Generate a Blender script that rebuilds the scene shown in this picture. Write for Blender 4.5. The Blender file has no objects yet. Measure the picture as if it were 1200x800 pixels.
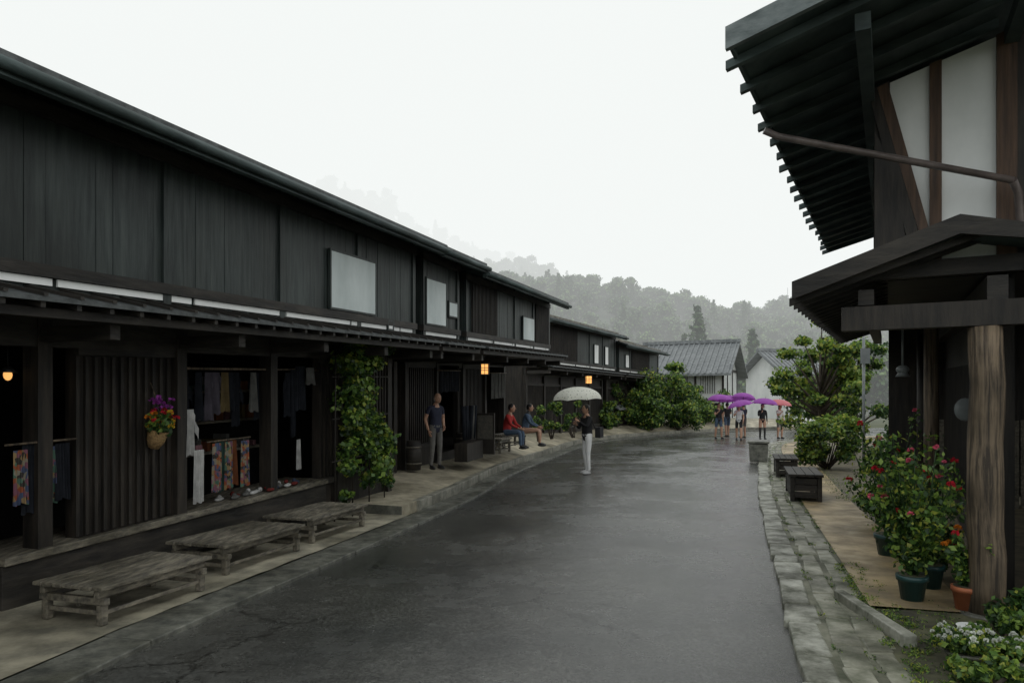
import bpy, bmesh, math, random
import numpy as np
from mathutils import Vector, Matrix
random.seed(7); rng=np.random.default_rng(7)
S=bpy.context.scene
R=random.uniform

# ------------------------------------------------------------ materials
MATS={}
def mat(name,c1,c2=None,rough=.7,scale=(4,4,4),bump=.15,spec=.4,lo=.35,hi=.65,trans=0,detail=6,emit=None,rough2=None,metal=0,fine=None,bdist=.02):
    if name in MATS: return MATS[name]
    m=bpy.data.materials.new(name); m.use_nodes=True
    nt=m.node_tree; n=nt.nodes; l=nt.links
    b=n['Principled BSDF']; out=n['Material Output']
    c2=c2 or tuple(x*.6 for x in c1)
    tc=n.new('ShaderNodeTexCoord'); mp=n.new('ShaderNodeMapping'); mp.inputs['Scale'].default_value=scale
    l.new(tc.outputs['Object'],mp.inputs[0])
    ns=n.new('ShaderNodeTexNoise'); ns.inputs['Scale'].default_value=1; ns.inputs['Detail'].default_value=detail; ns.inputs['Roughness'].default_value=.65
    l.new(mp.outputs[0],ns.inputs['Vector'])
    cr=n.new('ShaderNodeValToRGB'); cr.color_ramp.elements[0].position=lo; cr.color_ramp.elements[1].position=hi
    cr.color_ramp.elements[0].color=(*c2,1); cr.color_ramp.elements[1].color=(*c1,1)
    l.new(ns.outputs['Fac'],cr.inputs[0]); col=cr.outputs[0]
    if fine:
        n2=n.new('ShaderNodeTexNoise'); n2.inputs['Scale'].default_value=fine; n2.inputs['Detail'].default_value=5; l.new(tc.outputs['Object'],n2.inputs['Vector'])
        r2=n.new('ShaderNodeValToRGB'); r2.color_ramp.elements[0].position=.35; r2.color_ramp.elements[1].position=.62; r2.color_ramp.elements[0].color=(.5,.5,.47,1); r2.color_ramp.elements[1].color=(1.15,1.15,1.15,1); l.new(n2.outputs[0],r2.inputs[0])
        mm=n.new('ShaderNodeMix'); mm.data_type='RGBA'; mm.blend_type='MULTIPLY'; mm.inputs[0].default_value=1; l.new(col,mm.inputs[6]); l.new(r2.outputs[0],mm.inputs[7]); col=mm.outputs[2]
    l.new(col,b.inputs['Base Color'])
    b.inputs['Roughness'].default_value=rough; b.inputs['Specular IOR Level'].default_value=spec; b.inputs['Metallic'].default_value=metal
    if rough2 is not None:
        mr=n.new('ShaderNodeMapRange'); mr.inputs['From Min'].default_value=lo; mr.inputs['From Max'].default_value=hi
        mr.inputs['To Min'].default_value=rough2; mr.inputs['To Max'].default_value=rough
        l.new(ns.outputs['Fac'],mr.inputs['Value']); l.new(mr.outputs[0],b.inputs['Roughness'])
    if bump:
        bp=n.new('ShaderNodeBump'); bp.inputs['Strength'].default_value=bump; bp.inputs['Distance'].default_value=bdist
        l.new(ns.outputs['Fac'],bp.inputs['Height']); l.new(bp.outputs[0],b.inputs['Normal'])
    if trans:
        t=n.new('ShaderNodeBsdfTranslucent'); l.new(cr.outputs[0],t.inputs[0])
        mx=n.new('ShaderNodeMixShader'); mx.inputs[0].default_value=trans
        l.new(b.outputs[0],mx.inputs[1]); l.new(t.outputs[0],mx.inputs[2]); l.new(mx.outputs[0],out.inputs[0])
    if emit:
        b.inputs['Emission Color'].default_value=(*c1,1); b.inputs['Emission Strength'].default_value=emit
    MATS[name]=m; return m

W_DARK=mat('dark_weathered_wood',(.036,.029,.022),(.008,.007,.006),.6,(14,14,1.6),.5,fine=1.1)
W_UP=mat('upper_storey_wood_haze_tint',(.046,.058,.054),(.012,.019,.019),.5,(14,14,1.2),.5,fine=.8)  # teal in the wood colour imitates haze over the upper wall
W_DARKH=mat('dark_weathered_wood_beam',(.042,.036,.029),(.011,.010,.009),.6,(2.5,2.5,12),.5,fine=1.2)
W_EAVE=mat('eave_wood_haze_tint',(.085,.115,.112),(.034,.052,.052),.65,(2,2,10),.3,fine=.8)  # blue-grey lift painted into the wood as veiling haze
W_GREY=mat('grey_weathered_wood',(.24,.215,.165),(.065,.06,.05),.34,(22,4.0,22),.6,rough2=.7,fine=2.2)
W_BROWN=mat('brown_wood_post',(.22,.165,.11),(.05,.038,.027),.65,(34,34,1.8),.9,lo=.40,hi=.60,fine=1.8,detail=9)
W_RED=mat('reddish_wood',(.11,.062,.036),(.04,.024,.016),.6,(20,20,1.4),.5)
PLASTER=mat('white_plaster',(.86,.87,.85),(.72,.74,.72),.85,(1.4,1.4,.9),.08)
PLASTER2=mat('shoji_paper_panel',(.66,.72,.71),(.50,.56,.55),.85,(1.8,1.8,.7),.05)
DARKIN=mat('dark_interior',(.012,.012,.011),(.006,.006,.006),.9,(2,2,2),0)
TILE=mat('grey_roof_tile',(.24,.255,.26),(.12,.13,.135),.5,(1.5,9,3),.4)
SHING=mat('roof_shingle',(.10,.11,.11),(.04,.045,.045),.6,(8,8,8),.5)
STONE=mat('kerb_stone_dark',(.19,.19,.16),(.06,.062,.054),.32,(7,7,7),.7,rough2=.6,fine=1.3,detail=9)
STONEL=mat('kerb_stone_light',(.42,.42,.36),(.11,.115,.085),.34,(5,5,5),1.0,rough2=.7,fine=1.9,detail=10)
BLACKM=mat('black_metal',(.02,.02,.02),(.012,.012,.012),.4,bump=0)
GREYM=mat('grey_metal',(.25,.27,.27),(.18,.2,.2),.4,bump=0)
BARK=mat('bark',(.10,.08,.06),(.04,.032,.025),.85,(14,14,3),.7)

def leafmat(name,c,tr=.35):
    return mat(name,c,tuple(x*.65 for x in c),.42,(3,3,3),0,.4,trans=tr)
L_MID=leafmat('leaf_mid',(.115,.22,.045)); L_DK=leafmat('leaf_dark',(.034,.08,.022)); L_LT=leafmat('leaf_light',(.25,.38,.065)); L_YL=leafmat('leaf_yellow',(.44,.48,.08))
L_F1=leafmat('forest_leaf_dark',(.028,.066,.024),0); L_F2=leafmat('forest_leaf_mid',(.075,.15,.042),0); L_F3=leafmat('forest_leaf_light',(.14,.23,.06),0)

# ------------------------------------------------------------ mesh builder
class Fr:
    def __init__(s,O,d,side=1,m=0.0):
        s.O=Vector((O[0],O[1],O[2] if len(O)>2 else 0)); d=Vector((d[0],d[1],0)).normalized(); s.d=d
        s.n=Vector((d.y,-d.x,0))*side; s.m=m
    def p(s,u,v,w): return s.O+s.d*u+s.n*v+Vector((0,0,w+s.m*u))
WF=Fr((0,0,0),(1,0),-1)
class MB:
    def __init__(s): s.v=[];s.f=[];s.mi=[];s.ms=[];s.sm=[]
    def mid(s,m):
        if m not in s.ms: s.ms.append(m)
        return s.ms.index(m)
    def face(s,pts,m,smooth=False):
        i=len(s.v); s.v+= [tuple(p) for p in pts]; s.f.append(tuple(range(i,i+len(pts)))); s.mi.append(s.mid(m)); s.sm.append(smooth)
    def box(s,F,u,v,w,m,j=0):
        P=[]
        for a in (0,1):
            for b in (0,1):
                for c in (0,1):
                    P.append(F.p(u[a],v[b],w[c])+(Vector((R(-j,j),R(-j,j),R(-j,j))) if j else Vector()))
        i=len(s.v); s.v+=[tuple(p) for p in P]; k=s.mid(m)
        for f in ((0,1,3,2),(4,6,7,5),(0,4,5,1),(2,3,7,6),(0,2,6,4),(1,5,7,3)):
            s.f.append(tuple(i+x for x in f)); s.mi.append(k); s.sm.append(False)
    def prism(s,F,u0,u1,prof,m):
        n=len(prof); i=len(s.v); k=s.mid(m)
        s.v+=[tuple(F.p(u0,v,w)) for v,w in prof]+[tuple(F.p(u1,v,w)) for v,w in prof]
        s.f.append(tuple(range(i,i+n))); s.f.append(tuple(range(i+2*n-1,i+n-1,-1)))
        for q in range(n):
            r=(q+1)%n; s.f.append((i+q,i+n+q,i+n+r,i+r))
        s.mi+=[k]*(n+2); s.sm+=[False]*(n+2)
    def tube(s,pts,rads,m,n=8,caps=True):
        pts=[Vector(p) for p in pts]; i0=len(s.v); k=s.mid(m)
        for j,p in enumerate(pts):
            t=(pts[min(j+1,len(pts)-1)]-pts[max(j-1,0)]).normalized()
            a=t.cross(Vector((0,0,1)) if abs(t.z)<.9 else Vector((1,0,0))).normalized(); b=t.cross(a)
            for q in range(n):
                an=2*math.pi*q/n; s.v.append(tuple(p+(a*math.cos(an)+b*math.sin(an))*rads[j]))
        for j in range(len(pts)-1):
            for q in range(n):
                r=(q+1)%n; s.f.append((i0+j*n+q,i0+j*n+r,i0+(j+1)*n+r,i0+(j+1)*n+q)); s.mi.append(k); s.sm.append(True)
        if caps:
            s.f.append(tuple(i0+q for q in range(n))); s.f.append(tuple(i0+(len(pts)-1)*n+q for q in range(n))); s.mi+=[k,k]; s.sm+=[False,False]
    def ell(s,c,r,m,nu=10,nv=7,rot=None):
        c=Vector(c); i0=len(s.v); k=s.mid(m)
        for a in range(nv+1):
            th=math.pi*a/nv
            for b in range(nu):
                ph=2*math.pi*b/nu
                p=Vector((r[0]*math.sin(th)*math.cos(ph),r[1]*math.sin(th)*math.sin(ph),r[2]*math.cos(th)))
                if rot: p=rot@p
                s.v.append(tuple(c+p))
        for a in range(nv):
            for b in range(nu):
                b2=(b+1)%nu; s.f.append((i0+a*nu+b,i0+a*nu+b2,i0+(a+1)*nu+b2,i0+(a+1)*nu+b)); s.mi.append(k); s.sm.append(True)
    def build(s,name,parent=None,bevel=0,norm=True):
        me=bpy.data.meshes.new(name); me.from_pydata(s.v,[],s.f)
        for m in s.ms: me.materials.append(m)
        me.polygons.foreach_set('material_index',s.mi); me.polygons.foreach_set('use_smooth',s.sm)
        if norm:
            bm=bmesh.new(); bm.from_mesh(me); bmesh.ops.recalc_face_normals(bm,faces=bm.faces); bm.to_mesh(me); bm.free()
        me.update(); o=bpy.data.objects.new(name,me); S.collection.objects.link(o)
        if parent: o.parent=parent
        if bevel:
            b=o.modifiers.new('bevel','BEVEL'); b.width=bevel; b.segments=2; b.limit_method='ANGLE'
        return o
def empty(name):
    o=bpy.data.objects.new(name,None); S.collection.objects.link(o); return o

def leaf_mesh(name,clumps,size,mats,asp=.55,up=.3,link=True,parent=None,extra=None,shell=.5):
    V=[];MI=[]
    for c,r,n,wt in clumps:
        n=int(n); d=rng.normal(size=(n,3)); d/=np.linalg.norm(d,axis=1)[:,None]
        rad=(shell+(1-shell)*rng.random(n)**.6)*(1+.12*rng.normal(size=n))
        P=np.array(c)+d*rad[:,None]*np.array(r)
        N=d*.6+rng.normal(size=(n,3))*.6+np.array([0,0,up]); N/=np.linalg.norm(N,axis=1)[:,None]
        T=np.cross(N,rng.normal(size=(n,3))); T/=np.linalg.norm(T,axis=1)[:,None]; B=np.cross(N,T)
        s=size*(.6+.8*rng.random(n))[:,None]
        q=np.stack([P+T*s*.5,P+B*s*asp*.5+N*s*.08,P-T*s*.5,P-B*s*asp*.5+N*s*.08],1)
        V.append(q.reshape(-1,3))
        w=np.array(wt,float); w/=w.sum(); k=rng.choice(len(wt),n,p=w)
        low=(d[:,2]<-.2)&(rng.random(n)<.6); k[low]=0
        MI.append(k)
    V=np.concatenate(V); MI=np.concatenate(MI).astype(np.int32); nf=len(MI)
    me=bpy.data.meshes.new(name)
    me.vertices.add(nf*4); me.vertices.foreach_set('co',V.ravel())
    me.loops.add(nf*4); me.loops.foreach_set('vertex_index',np.arange(nf*4,dtype=np.int32))
    me.polygons.add(nf); me.polygons.foreach_set('loop_start',np.arange(0,nf*4,4,dtype=np.int32))
    try: me.polygons.foreach_set('loop_total',np.full(nf,4,dtype=np.int32))
    except Exception: pass
    for m in mats: me.materials.append(m)
    me.polygons.foreach_set('material_index',MI)
    me.update(calc_edges=True); me.validate()
    if not link: return me
    o=bpy.data.objects.new(name,me); S.collection.objects.link(o)
    if parent: o.parent=parent
    return o

# ------------------------------------------------------------ road curves
def catmull(P,n=8):
    P=[Vector(p) for p in P]; out=[]
    for i in range(len(P)-1):
        p0=P[max(i-1,0)];p1=P[i];p2=P[i+1];p3=P[min(i+2,len(P)-1)]
        for k in range(n):
            t=k/n; out.append(.5*((2*p1)+(p2-p0)*t+(2*p0-5*p1+4*p2-p3)*t*t+(3*p1-p0-3*p2+p3)*t**3))
    out.append(P[-1]); return out
Lc=catmull([(-3.9,-4),(-3.2,1.5),(-2.75,4.5),(-2.4,6.1),(-1.85,8.2),(-1.2,10.8),(-.6,13.6),(0.05,17.5),(1.4,22.9),(3.8,31),(8.3,37.5),(16,44),(30,50),(60,58)],10)
Rc=catmull([(.6,-4),(1.2,1.5),(1.85,4.5),(2.3,6),(3.05,8.4),(3.85,11),(4.64,13.5),(5.9,17.2),(7.4,21.5),(10.5,29.5),(14.4,34),(20,37),(32,42),(62,50)],10)
def sheet(name,rows,m,parent=None):
    b=MB(); nr=len(rows); nc=len(rows[0]); b.v=[tuple(p) for r in rows for p in r]; b.mid(m)
    for i in range(nr-1):
        for j in range(nc-1):
            b.f.append((i*nc+j,i*nc+j+1,(i+1)*nc+j+1,(i+1)*nc+j)); b.mi.append(0); b.sm.append(True)
    o=b.build(name,parent,norm=False)
    if o.data.polygons[len(o.data.polygons)//2].normal.z<0: o.data.flip_normals()
    return o
def asphalt():
    m=bpy.data.materials.new('wet_asphalt'); m.use_nodes=True; n=m.node_tree.nodes; l=m.node_tree.links; b=n['Principled BSDF']
    tc=n.new('ShaderNodeTexCoord')
    def noise(sc,det=6,ro=.6):
        x=n.new('ShaderNodeTexNoise'); x.inputs['Scale'].default_value=sc; x.inputs['Detail'].default_value=det; x.inputs['Roughness'].default_value=ro
        l.new(tc.outputs['Object'],x.inputs['Vector']); return x
    def ramp(src,p0,p1,c0,c1):
        r=n.new('ShaderNodeValToRGB'); r.color_ramp.elements[0].position=p0; r.color_ramp.elements[1].position=p1
        r.color_ramp.elements[0].color=(*c0,1); r.color_ramp.elements[1].color=(*c1,1); l.new(src,r.inputs[0]); return r
    def mul(a,bb,f=1):
        x=n.new('ShaderNodeMix'); x.data_type='RGBA'; x.blend_type='MULTIPLY'; x.inputs[0].default_value=f; l.new(a,x.inputs[6]); l.new(bb,x.inputs[7]); return x.outputs[2]
    big=noise(.42,5); mid=noise(3.5,8,.7); fine=noise(38,6,.85); agg=noise(110,3,.85)
    c=ramp(big.outputs[0],.36,.64,(.036,.038,.036),(.074,.074,.067))
    c2=ramp(mid.outputs[0],.3,.7,(.75,.75,.75),(1.25,1.25,1.25)); c3=ramp(fine.outputs[0],.38,.64,(.35,.35,.35),(1.9,1.9,1.85))
    col=mul(mul(c.outputs[0],c2.outputs[0]),c3.outputs[0])
    dn=n.new('ShaderNodeMix'); dn.data_type='RGBA'; dn.inputs[0].default_value=.3; l.new(tc.outputs['Object'],dn.inputs[6]); l.new(mid.outputs['Color'],dn.inputs[7])
    vo=n.new('ShaderNodeTexVoronoi'); vo.feature='DISTANCE_TO_EDGE'; vo.inputs['Scale'].default_value=1.1; l.new(dn.outputs[2],vo.inputs['Vector'])
    ck=ramp(vo.outputs['Distance'],.003,.014,(.2,.2,.2),(1,1,1)); 
    ckm=ramp(noise(.5,3).outputs[0],.47,.53,(0,0,0),(1,1,1))
    mxx=n.new('ShaderNodeMix'); mxx.data_type='RGBA'; l.new(ckm.outputs[0],mxx.inputs[0]); mxx.inputs[6].default_value=(1,1,1,1); l.new(ck.outputs[0],mxx.inputs[7])
    col=mul(col,mxx.outputs[2]); l.new(col,b.inputs['Base Color'])
    r=n.new('ShaderNodeMapRange'); r.inputs['From Min'].default_value=.42; r.inputs['From Max'].default_value=.60; r.inputs['To Min'].default_value=.09; r.inputs['To Max'].default_value=.38
    ad=n.new('ShaderNodeMath'); ad.operation='MULTIPLY_ADD'; l.new(mid.outputs[0],ad.inputs[0]); ad.inputs[1].default_value=.35; ad2=n.new('ShaderNodeMath'); ad2.operation='MULTIPLY'; ad2.inputs[1].default_value=.65
    l.new(noise(.55,4).outputs[0],ad2.inputs[0]); l.new(ad2.outputs[0],ad.inputs[2]); l.new(ad.outputs[0],r.inputs['Value']); l.new(r.outputs[0],b.inputs['Roughness'])
    bp=n.new('ShaderNodeBump'); bp.inputs['Strength'].default_value=.5; bp.inputs['Distance'].default_value=.006; l.new(agg.outputs[0],bp.inputs['Height'])
    bp2=n.new('ShaderNodeBump'); bp2.inputs['Strength'].default_value=.2; bp2.inputs['Distance'].default_value=.02; l.new(mid.outputs[0],bp2.inputs['Height']); l.new(bp.outputs[0],bp2.inputs['Normal'])
    l.new(bp2.outputs[0],b.inputs['Normal']); b.inputs['Specular IOR Level'].default_value=.75
    return m
ASPH=asphalt()
rows=[]
for a,c in zip(Lc,Rc):
    rows.append([Vector((*(a.lerp(c,t)).xy,.045*(1-(2*t-1)**2)-.005)) for t in np.linspace(0,1,9)])
sheet('road',rows,ASPH)

GROUND=mat('earth_ground',(.11,.12,.06),(.05,.06,.03),.9,(.5,.5,.5),.3)
b=MB(); b.face([(-1500,-300,-.05),(1500,-300,-.05),(1500,2600,-.05),(-1500,2600,-.05)],GROUND); b.build('ground')

def normals(C,side):
    out=[]
    for i,p in enumerate(C):
        t=(C[min(i+1,len(C)-1)]-C[max(i-1,0)]).normalized(); out.append(Vector((t.y,-t.x))*side)
    return out
LF=Fr((-5.472,2,0),(.303,.953),1,.0336)
def uv(F,x,y): q=Vector((x,y,0))-Vector((F.O.x,F.O.y,0)); return q.dot(F.d),q.dot(F.n)
def zplat(x,y,d):
    u,v=uv(LF,x,y)
    if y<10.6 : return .05
    zl=-.10+.0336*min(u,20); t=min(max((d-.45)/1.6,0),1)
    return .17+(max(zl,.2)-.17)*t
PAVE=mat('wet_concrete_pavement',(.46,.42,.32),(.17,.16,.125),.33,(3,3,3),.4,rough2=.65,detail=12,fine=.8)
NL=normals(Lc,-1); NR=normals(Rc,1)
rows=[]; rows2=[]
for p,nn in zip(Lc,NL):
    if p.y<10.8: rows.append([Vector((*(p+nn*d),.045+.01*R(-1,1)*.5)) for d in (.375,.7,1.0,1.4,2,3.0)])
    else:
        if not rows2:
            q=p; rows.append([Vector((*(q+nn*d),.045)) for d in (.375,.7,1.0,1.4,2,3.0)])
        if p.y<46: rows2.append([Vector((*(p+nn*d),z)) for d,z in [(.47,.0),(.47,None),(.8,None),(1.2,None),(1.8,None),(2.6,None),(4,None),(7,None)] for z in [z if z is not None else zplat(*(p+nn*d),d)]])
sheet('pavement',rows,PAVE)
o=sheet('raised_pavement',rows2,mat('raised_pavement_concrete',(.50,.45,.33),(.23,.205,.155),.36,(2.6,2.6,2.6),.4,rough2=.7,detail=12,fine=.7))
for f in o.data.polygons: f.use_smooth=False
b=MB(); r0=rows2[0]; 
for i in range(1,len(r0)-1): b.face([r0[i],r0[i+1],Vector((*r0[i+1].xy,0)),Vector((*r0[i].xy,0))],STONE)
b.build('platform_step')

def strip(name,C,N,d0,d1,ln,z0,z1,m,y0,y1,j=.01,gap=.012,bev=.01,rows=1,jz=None):
    b=MB(); L=[0]; jz=j*.8 if jz is None else jz
    for i in range(1,len(C)): L.append(L[-1]+(C[i]-C[i-1]).length)
    def at(s):
        s=min(max(s,0),L[-1]-1e-4)
        i=max(0,min(np.searchsorted(L,s)-1,len(C)-2)); t=(s-L[i])/(L[i+1]-L[i]); return C[i].lerp(C[i+1],t),N[i].lerp(N[i+1],t)
    for rr in range(rows):
        a0=d0+(d1-d0)*rr/rows; a1=d0+(d1-d0)*(rr+1)/rows-gap
        s=R(0,ln)
        while s<L[-1]-1:
            w=ln*R(.5,1.6); p,n1=at(s); q,n2=at(s+w-gap)
            if y0<p.y<y1:
                dz=R(-jz,jz); jj=lambda: Vector((R(-j,j),R(-j,j)))
                A=[p+n1*a0+jj(),q+n2*a0+jj(),q+n2*a1+jj(),p+n1*a1+jj()]
                i0=len(b.v); k=b.mid(m)
                b.v+=[(*x,z0) for x in A]+[(*(x),z1+dz+R(-jz,jz)*.3) for x in A]
                for f in ((4,5,6,7),(0,1,5,4),(1,2,6,5),(2,3,7,6),(3,0,4,7)): b.f.append(tuple(i0+x for x in f)); b.mi.append(k); b.sm.append(False)
            s+=w
    return b.build(name,bevel=bev)
sheet('mortar_bed',[[Vector((*(p+nn*d),.043)) for d in (-.03,.2,.4,.64)] for p,nn in zip(Rc,NR) if p.y<42],mat('mortar',(.24,.235,.18),(.08,.09,.055),.7,(5,5,5),.8,detail=10,fine=1.5))
strip('gutter_stones',Lc,NL,-.02,.40,.62,-.04,.035,STONE,-2,44,.005,gap=.008,rows=1)
strip('kerb_stones',Lc,NL,.41,.56,.8,-.02,.185,mat('kerb_granite',(.30,.29,.24),(.12,.12,.10),.45,(7,7,7),.5,fine=1.5),10.8,44,.006)
strip('kerb_stones',Rc,NR,-.05,.21,.62,-.04,.056,STONEL,-2,40,.026,gap=.016,bev=.016,jz=.006)
strip('stone_paving',Rc,NR,.24,.62,.55,-.04,.051,mat('paving_stone',(.36,.35,.28),(.10,.11,.07),.36,(4,4,4),1.0,rough2=.7,fine=1.7,detail=10),-2,40,.030,rows=2,gap=.022,bev=.012,jz=.005)
TAN=mat('footpath_concrete',(.50,.38,.21),(.24,.19,.12),.36,(2.6,2.6,2.6),.35,rough2=.7,detail=12,fine=.9)
sheet('footpath',[[Vector((*(p+nn*d),.06)) for d in (.63,.8,1.0,1.2,1.42)] for p,nn in zip(Rc,NR) if 6.2<p.y<42],TAN)
SOIL=mat('mossy_soil',(.11,.11,.06),(.035,.033,.022),.8,(4,4,4),.8,detail=10)
sheet('verge_soil',[[Vector((*(p+nn*d),.03+.02*R(0,1))) for d in (.60,1,1.4,1.9,2.6,4,6,9)] for p,nn in zip(Rc,NR) if p.y<6.4],SOIL)
sheet('yard_ground',[[Vector((*(p+nn*d),.05)) for d in (1.40,2.2,3.5,6,12)] for p,nn in zip(Rc,NR) if 6.2<p.y<42],mat('yard_earth',(.20,.17,.11),(.07,.065,.045),.7,(3,3,3),.5,detail=10))

# ------------------------------------------------------------ left houses
def rafters(b,F,u0,u1,sp,v0,v1,wfn,m,sz=.035,h=.07):
    u=u0
    while u<u1:
        b.prism(F,u-sz,u+sz,[(v0,wfn(v0)-h),(v1,wfn(v1)-h),(v1,wfn(v1)),(v0,wfn(v0))],m); u+=sp
def left_house(name,F,u0,u1,eave,strip,gv,panels=(),solid=(),lat=(),ov=.5,ev=1.05,gfl=True,endc=0):
    E=empty(name)
    sl=.3; roof=MB(); rt=lambda v: eave-.02+(ev-v)*sl
    roof.prism(F,u0-.25,u1+.15,[(ev,eave-.02),(ev,eave+.05),(-3.6,rt(-3.6)+.07),(-8.2,rt(-3.6)+.07-4.6*sl),(-8.2,rt(-3.6)-4.6*sl),(-3.6,rt(-3.6))],SHING)
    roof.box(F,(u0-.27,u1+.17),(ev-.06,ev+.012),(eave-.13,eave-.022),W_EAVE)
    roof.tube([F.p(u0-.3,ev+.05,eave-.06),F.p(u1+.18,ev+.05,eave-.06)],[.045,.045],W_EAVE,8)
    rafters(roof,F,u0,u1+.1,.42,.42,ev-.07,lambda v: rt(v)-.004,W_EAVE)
    for k in range(5): roof.box(F,(u0-.25,u1+.15),(ev-.5-k*.8,ev-.42-k*.8),(rt(ev-.46-k*.8)+.06,rt(ev-.46-k*.8)+.11),W_GREY)
    roof.build('roof',E)
    w=MB()
    top=rt(ov)-.03
    u=u0
    while u<u1-.01:
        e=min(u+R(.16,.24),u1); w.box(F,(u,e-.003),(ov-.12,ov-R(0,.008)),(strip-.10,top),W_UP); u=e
    w.box(F,(u0+.01,u1-.01),(ov-.16,ov-.121),(strip-.1,top),W_DARK)
    w.box(F,(u0-.02,u1+.02),(ov-.05,ov+.05),(strip+.03,strip+.13),W_DARKH)
    w.box(F,(u0-.02,u1+.02),(ov-.05,ov+.045),(top-.22,top-.10),W_DARKH)
    u=u0+.06
    while u<=u1:
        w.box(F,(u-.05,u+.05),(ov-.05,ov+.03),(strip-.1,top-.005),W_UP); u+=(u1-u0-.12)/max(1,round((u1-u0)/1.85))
    w.box(F,(u0,u1),(-7.5,ov-.165),(strip-.22,strip-.12),W_DARKH)
    for uu in (u0+.0,u1-.12):
        w.prism(F,uu,uu+.12,[(gv-.02,-.3),(gv-.02,strip-.23),(ov-.17,strip-.23),(ov-.17,top-.01),(-3.6,rt(-3.6)-.02),(-7.6,rt(-3.6)-4*sl-.03),(-7.6,-.3)],W_DARK)
    w.box(F,(u0+.13,u1-.13),(-7.55,-7.45),(-.3,4),W_DARK)
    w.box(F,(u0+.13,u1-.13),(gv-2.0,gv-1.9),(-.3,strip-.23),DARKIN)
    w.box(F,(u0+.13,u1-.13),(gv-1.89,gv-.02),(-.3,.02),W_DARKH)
    w.build('walls',E)
    s=MB(); u=u0+.05
    seg=1.55
    while u<u1-.1:
        e=min(u+seg-.05,u1-.05); s.box(F,(u,e),(ov+.0,ov+.02),(strip-.035,strip+.025),PLASTER); u+=seg
    for a,c,z0,z1,mm in panels:
        s.box(F,(a,c),(ov+.02,ov+.045),(z0,z1),mm)
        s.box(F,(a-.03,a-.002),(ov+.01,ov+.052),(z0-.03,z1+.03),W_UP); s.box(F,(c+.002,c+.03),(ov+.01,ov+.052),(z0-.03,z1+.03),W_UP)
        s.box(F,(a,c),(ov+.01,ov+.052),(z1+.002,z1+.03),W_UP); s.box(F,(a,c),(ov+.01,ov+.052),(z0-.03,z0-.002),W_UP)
    s.build('plaster_band_and_panels',E)
    p=MB(); 
    p.prism(F,u0-.1,u1+.05,[(ov-.1,strip-.05),(ov+.55,strip-.19),(ov+.55,strip-.225),(ov-.1,strip-.09)],SHING)
    u=u0
    while u<u1:
        p.prism(F,u-.02,u+.02,[(ov-.05,strip-.092),(ov+.53,strip-.228),(ov+.53,strip-.27),(ov-.05,strip-.15)],W_DARKH)
        p.prism(F,u-.018,u+.018,[(ov+.0,strip-.068),(ov+.56,strip-.188),(ov+.56,strip-.165),(ov+.0,strip-.04)],W_DARKH); u+=.3
    p.box(F,(u0-.1,u1+.05),(ov+.36,ov+.44),(strip-.33,strip-.262),W_DARKH)
    p.build('pent_roof',E)
    q=MB()
    for a,c in lat:
        u=a
        while u<c: q.box(F,(u,u+.03),(ov+.01,ov+.05),(strip+.14,top-.23),W_DARK); u+=.085
    for a,c in solid:
        q.box(F,(a,c),(gv-.1,gv),(-.3,strip-.24),W_DARK)
        u=a
        while u<c: q.box(F,(u,u+.035),(gv+.0,gv+.03),(.35,2.0),W_DARK); u+=.10
        q.box(F,(a,c),(gv,gv+.06),(.25,.34),W_DARKH); q.box(F,(a,c),(gv,gv+.06),(2.01,2.1),W_DARKH)
    q.box(F,(u0,u1),(gv-.08,gv+.07),(strip-.5,strip-.235),W_DARKH)
    nn=max(1,round((u1-u0)/1.6))
    for k in range(nn+1):
        uu=u0+.08+(u1-u0-.16)*k/nn; q.box(F,(uu-.07,uu+.07),(gv-.09,gv+.085),(-.3,strip-.235),W_DARK)
        q.box(F,(uu-.05,uu+.05),(gv+.09,ov+.35),(strip-.46,strip-.335),W_DARKH)
    q.build('frontage',E)
    return E
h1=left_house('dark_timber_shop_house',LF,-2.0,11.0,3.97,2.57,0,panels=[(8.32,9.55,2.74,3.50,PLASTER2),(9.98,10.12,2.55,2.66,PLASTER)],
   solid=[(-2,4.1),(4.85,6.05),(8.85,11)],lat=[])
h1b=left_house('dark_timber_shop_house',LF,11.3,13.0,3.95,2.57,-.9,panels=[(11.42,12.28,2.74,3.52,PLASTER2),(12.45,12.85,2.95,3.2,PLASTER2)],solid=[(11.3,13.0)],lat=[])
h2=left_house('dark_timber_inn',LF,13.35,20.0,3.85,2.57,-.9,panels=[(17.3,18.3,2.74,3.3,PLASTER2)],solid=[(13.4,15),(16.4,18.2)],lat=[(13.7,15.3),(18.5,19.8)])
F3=Fr((.63,27.4,.35),(.51,1),1,0.0)
h3=left_house('timber_town_house',F3,0,8.5,4.45,2.9,-.2,panels=[(5.6,6.1,3.1,3.9,PLASTER),(7.0,7.4,3.1,3.9,PLASTER)],solid=[(0,8.5)],lat=[(.4,3.6)])
h4=left_house('timber_town_house',F3,9.0,16,4.1,2.9,-.2,panels=[(10.0,10.5,3.1,3.7,PLASTER)],solid=[(9,16)],lat=[(11,14)])

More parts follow.
